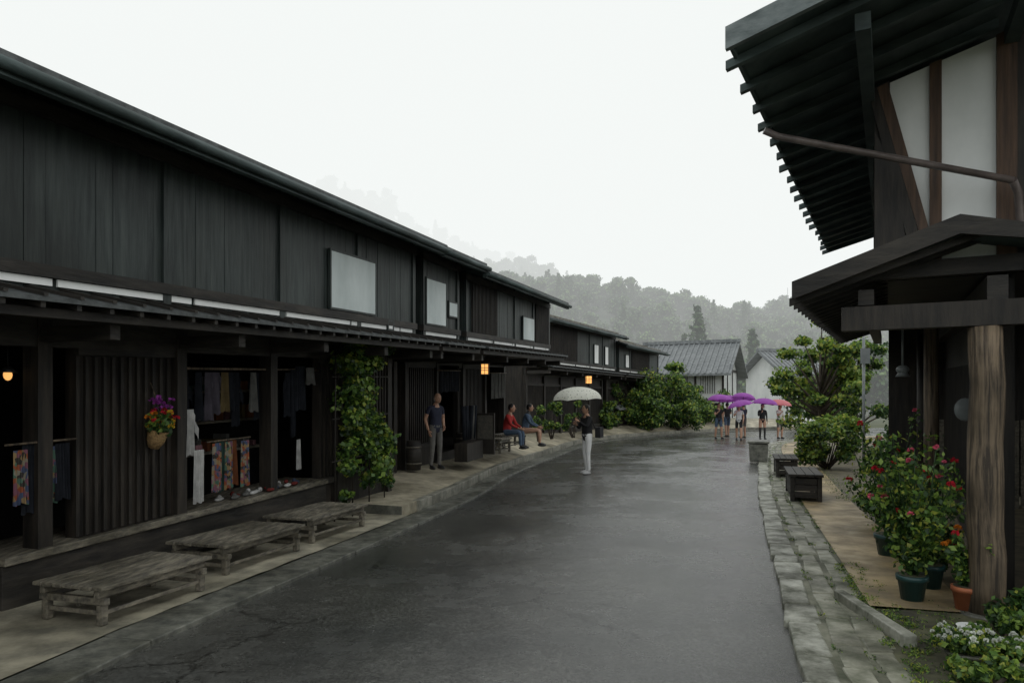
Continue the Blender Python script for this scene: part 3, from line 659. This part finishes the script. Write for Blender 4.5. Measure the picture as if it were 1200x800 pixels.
# ------------------------------------------------------------ roses & pots
POTG=mat('green_plastic_pot',(.02,.06,.06),(.012,.04,.038),.35,bump=0); TERR=mat('terracotta',(.42,.14,.06),(.28,.09,.04),.6,(8,8,8),.2)
def pot(b,x,y,z,r,h,m):
    b.tube([(x,y,z),(x,y,z+h*.8),(x,y,z+h*.8),(x,y,z+h)],[r*.72,r*.95,r*1.06,r*1.06],m,18); b.tube([(x,y,z+h+.001),(x,y,z+h+.004)],[r*.9,r*.9],SOIL,14)
def rose(name,x,y,z,h,r,ns,nf,fm,potr,poth,pm,leafn=90,fs=1):
    E=empty(name); b=MB(); f=MB(); cl=[]
    for i in range(ns):
        an=R(0,6.28); rr=r*math.sqrt(R(.05,1)); hh=h*R(.40,1.0); tip=Vector((x+math.cos(an)*rr,y+math.sin(an)*rr,z+poth+hh)); base=Vector((x+R(-.04,.04),y+R(-.04,.04),z+poth))
        mid=base.lerp(tip,.5)+Vector((R(-.05,.05),R(-.05,.05),.05)); b.tube([base,mid,tip],[.009,.007,.004],L_DK,5)
        for t in (.2,.4,.6,.8,.95): cl.append((base.lerp(tip,t),(r*.26,r*.26,h*.09),leafn/4.4,(2,5,4,1.5)))
        if i<nf: petals(f,tip+Vector((0,0,.02)),R(.022,.036)*fs,random.choice(fm),22)
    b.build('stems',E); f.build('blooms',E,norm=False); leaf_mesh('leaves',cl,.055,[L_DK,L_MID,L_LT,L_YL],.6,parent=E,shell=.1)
    b=MB(); pot(b,x,y,z,potr,poth,pm); b.build('pot',E)
rose('potted_rose_bush',3.42,6.2,.05,1.2,.42,28,16,[F_RD,F_PK,F_PK],.12,.22,POTG,75)
rose('potted_rose_bush',3.80,6.6,.05,1.0,.30,16,8,[F_RD,F_PK],.12,.22,POTG,75)
rose('potted_rose_bush',4.15,8.0,.05,1.35,.5,18,10,[F_RD,F_PK],.14,.24,POTG,75)
rose('potted_geranium',3.70,5.9,.05,.45,.22,16,11,[F_RD,F_OR],.11,.20,TERR,60)
rose('white_flower_plant',2.95,4.72,.03,.12,.20,60,60,[F_WH],.12,.10,STONEL,60,.55)
rose('white_flower_plant',3.25,4.55,.03,.12,.20,30,20,[F_WH],.12,.10,STONEL,70,.55)
shrub('low_foliage_plant',(2.85,4.35,.03),.18,.25,8,.05,160,wt=(2,4,5,2)); shrub('low_foliage_plant',(3.3,4.9,.03),.24,.24,9,.05,140,wt=(3,5,3,.5)); shrub('low_foliage_plant',(3.75,5.2,.03),.35,.3,10,.06,140,wt=(4,5,3,.5))
shrub('low_foliage_plant',(4.5,7.9,.05),.7,.4,9,.07,150,wt=(4,5,2,.3)); shrub('low_foliage_plant',(5.1,9.9,.05),1.0,.4,9,.08,170,wt=(4,5,3,.5)); shrub('low_foliage_plant',(6.2,11.6,.05),1.1,.5,9,.09,170,wt=(4,5,3,.5))
shrub('low_foliage_plant',(4.0,7.0,.05),.6,.3,8,.07,140,wt=(3,5,4,1))
b=MB(); b.tube([(3.45,5.45,.05),(3.45,5.45,.065)],[.085,.10],PLASTER,20); b.build('white_saucer')
b=MB(); b.box(Fr((2.72,5.05,0),(.05,1),1),(0,1.25),(0,.10),(.0,.12),STONEL,.008); b.box(Fr((3.05,4.6,0),(.9,.1),1),(0,1.3),(0,.10),(.0,.11),W_GREY,.008); b.build('edging_timber',bevel=.012)
cl=[]
for i in range(130):
    y=R(4.2,7.6); x=float(np.interp(y,[4.5,6,8.4],[1.85,2.3,3.05]))+R(.58,.9)
    cl.append(((x,y,.05),(.05,.05,.02),30,(1,4,4,2)))
for i in range(120): cl.append(((R(2.7,4.2),R(4.2,6.2),.045),(.08,.08,.02),30,(3,4,3,1)))
for i in range(60):
    y=R(12,20); x=float(np.interp(y,[11,13.5,17.2,21.5],[3.85,4.64,5.9,7.4]))+R(1.3,1.6); cl.append(((x,y,.08),(.1,.1,.06),25,(3,4,2,.6)))
for i in range(150):
    y=R(4.5,30)**1; x=float(np.interp(y,[4.5,6,8.4,11,13.5,17.2,21.5,29.5],[1.85,2.3,3.05,3.85,4.64,5.9,7.4,10.5]))+random.choice([.235,.44,.64,.66]); cl.append(((x,y,.055),(.035,.09,.012),20,(2,4,3,1)))
leaf_mesh('moss_and_weeds',cl,.026,[L_DK,L_MID,L_LT,L_YL],.3,up=0)
def boxbench(x,y,l,w,h,m):
    F=Fr((x,y,.06),(.32,1),1,0); b=MB()
    for k in range(4): b.box(F,(-.04,l+.04),(-.03+k*(w+.06)/4,-.03+(k+1)*(w+.06)/4-.008),(h-.045,h),m)
    for u in (0,l-.07):
        for v in (0,w-.07): b.box(F,(u,u+.07),(v,v+.07),(0,h-.046),m)
    for k in range(3):
        z0=.06+k*(h-.12)/3; z1=z0+(h-.12)/3-.008
        b.box(F,(.072,l-.072),(.012,.035),(z0,z1),m); b.box(F,(.072,l-.072),(w-.035,w-.012),(z0,z1),m)
        b.box(F,(.012,.035),(.072,w-.072),(z0,z1),m); b.box(F,(l-.035,l-.012),(.072,w-.072),(z0,z1),m)
    return b.build('wooden_box_bench',bevel=.006)
boxbench(4.72,12.3,1.5,.50,.46,W_DARKH); boxbench(5.9,16.2,1.4,.45,.42,W_DARKH)
b=MB(); b.box(Fr((6.7,20.5,.05),(.35,1),1,0),(0,1.2),(0,.5),(0,.5),STONE,.02); b.box(Fr((6.7,20.5,.05),(.35,1),1,0),(-.04,1.24),(-.04,.54),(.51,.58),STONE,.01); b.build('stone_trough',bevel=.02)
b=MB(); b.box(Fr((4.6,37,.25),(.5,.9),1,0),(0,1.8),(0,.8),(0,1.1),W_DARK); b.prism(Fr((4.6,37,.25),(.5,.9),1,0),-.2,2,[(-.2,1.12),(.4,1.45),(1,1.12),(1,1.06),(.4,1.38),(-.2,1.06)],TILE); b.build('small_wooden_shed')

# ------------------------------------------------------------ people
SKIN=mat('skin',(.48,.28,.19),(.42,.24,.16),.55,(5,5,5),0); HAIR=mat('black_hair',(.018,.015,.013),(.01,.01,.01),.5,(40,40,40),.2); HAIRG=mat('grey_hair',(.40,.39,.37),(.3,.3,.3),.6,(40,40,40),.2)
EYE=mat('eye_dark',(.01,.01,.01),None,.3,bump=0); LIP=mat('lip',(.32,.12,.10),None,.5,bump=0); SHOE=mat('shoe',(.04,.04,.04),(.02,.02,.02),.5,bump=0); SHOEW=mat('white_shoe',(.6,.6,.6),None,.5,bump=0)
NAVY=mat('navy_shirt',(.03,.035,.06),(.02,.022,.04),.9,(6,6,6),.2); BLK=mat('black_shirt',(.022,.022,.024),(.012,.012,.014),.9,(6,6,6),.2); WHT=mat('white_trousers',(.84,.84,.82),(.70,.70,.69),.9,(5,5,5),.2)
REDS=mat('red_shirt',(.42,.035,.03),(.30,.02,.02),.9,(6,6,6),.2); JEAN=mat('blue_jeans',(.09,.13,.19),(.05,.08,.13),.9,(9,9,9),.2); GRYT=mat('grey_trousers',(.16,.155,.14),(.11,.105,.1),.9,(6,6,6),.2); WSH=mat('white_shirt',(.6,.61,.6),(.5,.5,.5),.9,(6,6,6),.2)
BASE=dict(pel=(0,0,.95),wai=(0,.0,1.08),che=(0,.01,1.27),nek=(0,.0,1.43),hd=(0,.015,1.52),
 shl=(-.165,0,1.385),ell=(-.235,-.03,1.11),wrl=(-.225,.06,.87),shr=(.165,0,1.385),elr=(.235,-.03,1.11),wrr=(.225,.06,.87),
 hil=(-.09,0,.89),knl=(-.10,.02,.49),anl=(-.11,-.02,.08),tol=(-.125,.14,.035),hir=(.09,0,.89),knr=(.10,.02,.49),anr=(.11,-.02,.08),tor=(.125,.14,.035))
RAD=dict(pel=.135,wai=.12,che=.135,nek=.058,hd=.05,shl=.062,ell=.043,wrl=.028,shr=.062,elr=.043,wrr=.028,hil=.092,knl=.062,anl=.042,tol=.036,hir=.092,knr=.062,anr=.042,tor=.036)
EDG=[('pel','wai','T'),('wai','che','T'),('che','nek','N'),('nek','hd','H'),('che','shl','T'),('shl','ell','A'),('ell','wrl','F'),('che','shr','T'),('shr','elr','A'),('elr','wrr','F'),
 ('pel','hil','P'),('hil','knl','L'),('knl','anl','C'),('anl','tol','S'),('pel','hir','P'),('hir','knr','L'),('knr','anr','C'),('anr','tor','S')]
def person(loc,yaw,height=1.68,pose={},shirt=BLK,pants=GRYT,shoe=SHOE,hair=HAIR,sleeve='short',shorts=False,long_hair=False,bald=False,name='person',grip=()):
    J={k:Vector(v) for k,v in BASE.items()}; J.update({k:Vector(v) for k,v in pose.items()})
    ks=list(J); me=bpy.data.meshes.new('sk'); me.from_pydata([J[k] for k in ks],[(ks.index(a),ks.index(c)) for a,c,_ in EDG],[])
    o=bpy.data.objects.new('sk',me); S.collection.objects.link(o)
    o.modifiers.new('s','SKIN'); sv=me.skin_vertices[0].data
    for i,k in enumerate(ks):
        r=RAD[k]; sv[i].radius=(r,r); sv[i].use_root=(k=='pel')
    sb=o.modifiers.new('ss','SUBSURF'); sb.levels=2; sb.render_levels=2
    dg=bpy.context.evaluated_depsgraph_get(); dg.update(); bm_me=bpy.data.meshes.new_from_object(o.evaluated_get(dg))
    bpy.data.objects.remove(o)
    M=[shirt,pants,SKIN,shoe]
    b=MB(); 
    for m in M: b.mid(m)
    b.v=[tuple(v.co) for v in bm_me.vertices]
    for f in bm_me.polygons:
        c=f.center; best=None
        for a,e,lab in EDG:
            p,q=J[a],J[e]; dd=q-p; t=max(0,min(1,(c-p).dot(dd)/dd.length_squared)); dist=(c-(p+dd*t)).length/(RAD[a]*(1-t)+RAD[e]*t)
            if best is None or dist<best[0]: best=(dist,lab,t)
        _,lab,t=best
        k=0
        if lab in 'HN': k=0 if (lab=='N' and t<.75) else 2
        elif lab=='A': k=0 if (sleeve=='long' or t<.55) else 2
        elif lab=='F': k=0 if (sleeve=='long' and t<.9) else 2
        elif lab=='P': k=1
        elif lab=='T': k=0
        elif lab=='L': k=1 if (not shorts or t<.8) else 2
        elif lab=='C': k=2 if shorts else (1 if t<.93 else 3)
        elif lab=='S': k=3
        b.f.append(tuple(f.vertices)); b.mi.append(k); b.sm.append(True)
    hc=J['hd']+ (J['hd']-J['nek']).normalized()*.075+Vector((0,.01,0))
    b.ell(hc,(.074,.092,.112),SKIN,16,12); b.ell(hc+Vector((0,.02,-.055)),(.055,.066,.058),SKIN,12,8)
    b.tube([hc+Vector((0,.088,.015)),hc+Vector((0,.112,-.022)),hc+Vector((0,.085,-.03))],[.007,.015,.01],SKIN,8)
    for sx in (-1,1):
        b.ell(hc+Vector((sx*.030,.082,.012)),(.013,.008,.007),EYE,8,6); b.ell(hc+Vector((sx*.03,.085,.033)),(.018,.006,.004),hair,8,4)
        b.ell(hc+Vector((sx*.075,.0,-.005)),(.01,.02,.03),SKIN,8,6)
    b.ell(hc+Vector((0,.083,-.058)),(.024,.008,.007),LIP,10,6)
    if not bald: b.ell(hc+Vector((0,-.018,.022)),(.083,.094,.105),hair,16,12)
    else: b.ell(hc+Vector((0,-.03,-.015)),(.080,.078,.075),hair,16,12)
    if long_hair: b.ell(hc+Vector((0,-.06,-.09)),(.07,.04,.13),hair,12,10)
    for s,sx in (('l',-1),('r',1)):
        w=J['wr'+s]; dr=(w-J['el'+s]).normalized(); side=Vector((0,1,0)); side=(side-dr*side.dot(dr)).normalized(); pn=dr.cross(side).normalized()*sx
        rot=Matrix((side,pn,dr)).transposed(); pc=w+dr*.045
        b.ell(pc,(.040,.017,.052),SKIN,10,8,rot)
        g=(s in grip)
        for k,(off,ln) in enumerate(((-.028,.060),(-.010,.074),(.009,.080),(.027,.072))):
            p0=pc+dr*.035+side*off; c=.9 if g else .3
            p1=p0+(dr*math.cos(c*.6)-pn*math.sin(c*.6))*ln*.45; p2=p1+(dr*math.cos(c*1.6)-pn*math.sin(c*1.6))*ln*.32; p3=p2+(dr*math.cos(c*2.5)-pn*math.sin(c*2.5))*ln*.25
            b.tube([p0,p1,p2,p3],[.0095,.009,.008,.006],SKIN,6)
        t0=pc+side*.032-dr*.015; t1=t0+(side*.8+dr*.6-pn*.3).normalized()*.035; t2=t1+(dr*.8+side*.15-pn*(.7 if g else .3)).normalized()*.03
        b.tube([t0,t1,t2],[.013,.011,.008],SKIN,6)
    for s in 'lr':
        a=J['an'+s]; t=J['to'+s]; m=a.lerp(t,.45); b.ell(Vector((m.x,m.y,t.z+.0)),(.047,.13,.038),shoe,10,8,Matrix.Rotation(-math.atan2(t.x-a.x,t.y-a.y),3,'Z'))
    ob=b.build('figure',norm=False); sc=height/1.73
    E=empty(name); ob.parent=E; E.location=loc; E.rotation_euler=(0,0,yaw); E.scale=(sc,)*3
    bpy.data.meshes.remove(bm_me)
    return E,J,sc
def umbrella(loc,r,m,tilt=(0,0),shaft=.75,parent=None,dots=None,name='umbrella'):
    b=MB(); h=r*.50; n=8; sub=4; rings=8
    def P(i,k):
        t=i/rings; a=2*math.pi*k/(n*sub); ph=(k%sub)/sub; sc=1-.07*math.sin(math.pi*ph)*t; rr=r*math.sin(t*math.pi*.46)/math.sin(math.pi*.46)*sc
        return Vector((rr*math.cos(a),rr*math.sin(a),h*math.cos(t*math.pi*.5)+.022*math.sin(math.pi*ph)*t*t))
    for i in range(rings):
        for k in range(n*sub):
            q=[P(i,k),P(i+1,k),P(i+1,k+1),P(i,k+1)] if i else [P(0,k),P(1,k),P(1,k+1)]
            b.face(q,m,True)
    for k in range(n):
        b.tube([P(i,k*sub)-Vector((0,0,.006)) for i in range(0,rings+1)],[.004]*(rings+1),BLACKM,4)
        b.tube([P(4,k*sub)-Vector((0,0,.01)),Vector((0,0,h-.28))],[.003,.003],BLACKM,4)
    b.tube([(0,0,h+.05),(0,0,h-shaft)],[.007,.009],BLACKM,6)
    b.tube([(0,0,h-shaft),(0,0,h-shaft-.08),(.02,0,h-shaft-.11),(.05,0,h-shaft-.09)],[.012]*4,W_BROWN,6)
    o=b.build(name,norm=False); o.location=loc; o.rotation_euler=(tilt[0],tilt[1],R(0,.7)); 
    if parent: o.parent=parent
    return o
def dotted():
    m=mat('dotted_umbrella_fabric',(.80,.80,.72),(.74,.74,.66),.8,(3,3,3),0,trans=.4); nt=m.node_tree; n=nt.nodes; l=nt.links
    tc=n.new('ShaderNodeTexCoord'); v=n.new('ShaderNodeTexVoronoi'); v.inputs['Scale'].default_value=15; v.inputs['Randomness'].default_value=.3; l.new(tc.outputs['Object'],v.inputs['Vector'])
    cr=n.new('ShaderNodeValToRGB'); cr.color_ramp.elements[0].position=.20; cr.color_ramp.elements[1].position=.26; cr.color_ramp.elements[0].color=(.40,.40,.33,1); cr.color_ramp.elements[1].color=(.88,.88,.78,1)
    l.new(v.outputs['Distance'],cr.inputs[0]); l.new(cr.outputs[0],n['Principled BSDF'].inputs['Base Color'])
    for x in n:
        if x.type=='BSDF_TRANSLUCENT': l.new(cr.outputs[0],x.inputs[0])
    return m
U_P=mat('purple_umbrella_fabric',(.42,.11,.52),(.36,.09,.44),.6,(2,2,2),0,trans=.35); U_PK=mat('pink_umbrella_fabric',(.75,.25,.28),(.68,.21,.23),.6,(2,2,2),0,trans=.35)
hold=dict(ell=(-.20,.13,1.17),wrl=(-.06,.27,1.30),elr=(.22,.10,1.12),wrr=(.06,.27,1.22))
hold.update(knl=(-.09,.03,.49),anl=(-.09,.0,.08),tol=(-.10,.155,.035),anr=(.12,-.07,.08),knr=(.105,0,.49),tor=(.13,.08,.035))
person((1.77,17.1,.035),math.radians(115),1.66,hold,BLK,WHT,SHOEW,HAIR,'long',name='person',grip='lr')
umbrella((1.53,17.0,1.79),.60,dotted(),(.02,-.05),.66)
b=MB(); b.box(Fr((1.95,17.0,.9),(.4,1),1),(0,.28),(0,.12),(0,.24),BLK,.01); b.tube([(1.95,17.02,1.1),(1.84,16.97,1.38),(1.80,17.2,1.42),(1.98,17.3,1.12)],[.012]*4,BLK,6); b.build('shoulder_bag',bevel=.03)
back=dict(ell=(-.24,-.06,1.12),wrl=(-.15,.10,.95),elr=(.24,-.06,1.12),wrr=(.22,.05,.87),hd=(0,.04,1.52),che=(0,.0,1.27))
person((-1.58,15.0,.345),math.radians(-140),1.60,back,NAVY,GRYT,SHOE,HAIRG,'short',bald=True)
seat=dict(pel=(0,0,.46),wai=(0,.02,.59),che=(0,.07,.79),nek=(0,.10,.94),hd=(0,.13,1.03),shl=(-.165,.09,.90),shr=(.165,.09,.90),ell=(-.22,.20,.66),wrl=(-.12,.40,.56),elr=(.22,.20,.66),wrr=(.12,.40,.56),
 hil=(-.09,.04,.44),knl=(-.13,.44,.46),anl=(-.13,.42,.08),tol=(-.14,.57,.035),hir=(.09,.04,.44),knr=(.13,.44,.46),anr=(.13,.46,.08),tor=(.14,.61,.035))
person((-.15,19.2,.50),math.radians(-110),1.68,seat,REDS,JEAN,SHOE,HAIR,'long')
person((.35,20.3,.50),math.radians(-100),1.68,seat,JEAN,JEAN,SHOE,HAIR,'long')
bench(LF,17.75,19.9,-.55,-.12,.47,.40)
def uperson(x,y,yaw,h,um,shirt,pants,shorts,lh,ux=0,uz=0):
    step=R(-.12,.12)
    pose=dict(ell=(-.22,-.03,1.1),wrl=(-.2,.08,.87),elr=(.22,.10,1.14),wrr=(.12,.24,1.30),knl=(-.1,.04+step,.49),anl=(-.1,step*1.4,.08),tol=(-.11,.15+step*1.4,.035),knr=(.1,.04-step,.49),anr=(.1,-step*1.4,.08),tor=(.11,.15-step*1.4,.035))
    person((x,y,.03),yaw,h,pose,shirt,pants,SHOE,HAIR,'short',shorts,lh,grip='r')
    umbrella((x+ux,y,h+.08+uz),.56,um,(R(-.2,.2),R(-.2,.2)),.62)
pi=math.pi
uperson(9.45,33.2,pi+.2,1.66,U_P,BLK,JEAN,True,False,.05,.05)
uperson(10.1,32.3,pi-.3,1.60,U_P,WSH,BLK,True,True,.08,-.16)
uperson(10.85,34.0,.3,1.66,U_P,NAVY,GRYT,True,False,.0,.12)
uperson(11.25,32.6,pi,1.62,U_P,BLK,BLK,True,True,.12,-.09)
uperson(10.45,35.2,.1,1.68,U_P,BLK,JEAN,True,False,0,.0)
uperson(12.25,33.2,pi+.4,1.60,U_PK,WSH,GRYT,True,True,-.03,-.12)

# ------------------------------------------------------------ mist (absorbing volume, emission added in place of scattered light), world, sun, camera
def mist(name,SG,L,u,v,w):
    m=bpy.data.materials.new(name); m.use_nodes=True; n=m.node_tree.nodes; l=m.node_tree.links; n.clear()
    out=n.new('ShaderNodeOutputMaterial'); ab=n.new('ShaderNodeVolumeAbsorption'); em=n.new('ShaderNodeEmission'); ad=n.new('ShaderNodeAddShader')
    ab.inputs['Color'].default_value=(0,0,0,1); ab.inputs['Density'].default_value=SG; em.inputs['Color'].default_value=(*L,1); em.inputs['Strength'].default_value=SG
    l.new(ab.outputs[0],ad.inputs[0]); l.new(em.outputs[0],ad.inputs[1]); l.new(ad.outputs[0],out.inputs['Volume'])
    b=MB(); b.box(WF,u,v,w,m); b.build(name)
LM=(.91,.94,.925)
mist('mist',.0031,LM,(-300,400),(48,240),(-20,300))
mist('mist_bank',.0042,LM,(-900,900),(240.5,1400),(-20,700))
W=bpy.data.worlds.new('World'); S.world=W; W.use_nodes=True; n=W.node_tree.nodes; l=W.node_tree.links; bg=n['Background']
sky=n.new('ShaderNodeTexSky'); sky.sky_type='NISHITA'; sky.sun_disc=False; sky.sun_elevation=math.radians(50); sky.sun_rotation=math.radians(10)
tc=n.new('ShaderNodeTexCoord'); ns=n.new('ShaderNodeTexNoise'); ns.inputs['Scale'].default_value=1.6; ns.inputs['Detail'].default_value=3; l.new(tc.outputs['Generated'],ns.inputs['Vector'])
cr=n.new('ShaderNodeValToRGB'); cr.color_ramp.elements[0].position=.35; cr.color_ramp.elements[1].position=.65; cr.color_ramp.elements[0].color=(.72,.77,.77,1); cr.color_ramp.elements[1].color=(1,1,.985,1); l.new(ns.outputs[0],cr.inputs[0])
sc=n.new('ShaderNodeMix'); sc.data_type='RGBA'; sc.blend_type='MULTIPLY'; sc.inputs[0].default_value=1; sc.inputs[7].default_value=(14,14,14,1); l.new(cr.outputs[0],sc.inputs[6])
mx=n.new('ShaderNodeMix'); mx.data_type='RGBA'; mx.inputs[0].default_value=.9; l.new(sky.outputs[0],mx.inputs[6]); l.new(sc.outputs[2],mx.inputs[7])
l.new(mx.outputs[2],bg.inputs['Color']); bg.inputs['Strength'].default_value=.1
sd=bpy.data.lights.new('sun','SUN'); sd.energy=1.5; sd.angle=math.radians(25); sd.color=(1,.97,.93); so=bpy.data.objects.new('sun',sd); S.collection.objects.link(so)
so.rotation_euler=(math.radians(-40),0,math.radians(-10))
cd=bpy.data.cameras.new('camera'); co=bpy.data.objects.new('camera',cd); S.collection.objects.link(co); S.camera=co
cd.sensor_width=36; cd.lens=25.5; cd.shift_y=70/1200; cd.clip_end=4000; cd.clip_start=.05
co.location=(0,0,1.75); co.rotation_euler=(math.radians(90),0,0)
S.view_settings.view_transform='Standard'; S.view_settings.look='None'; S.view_settings.exposure=0
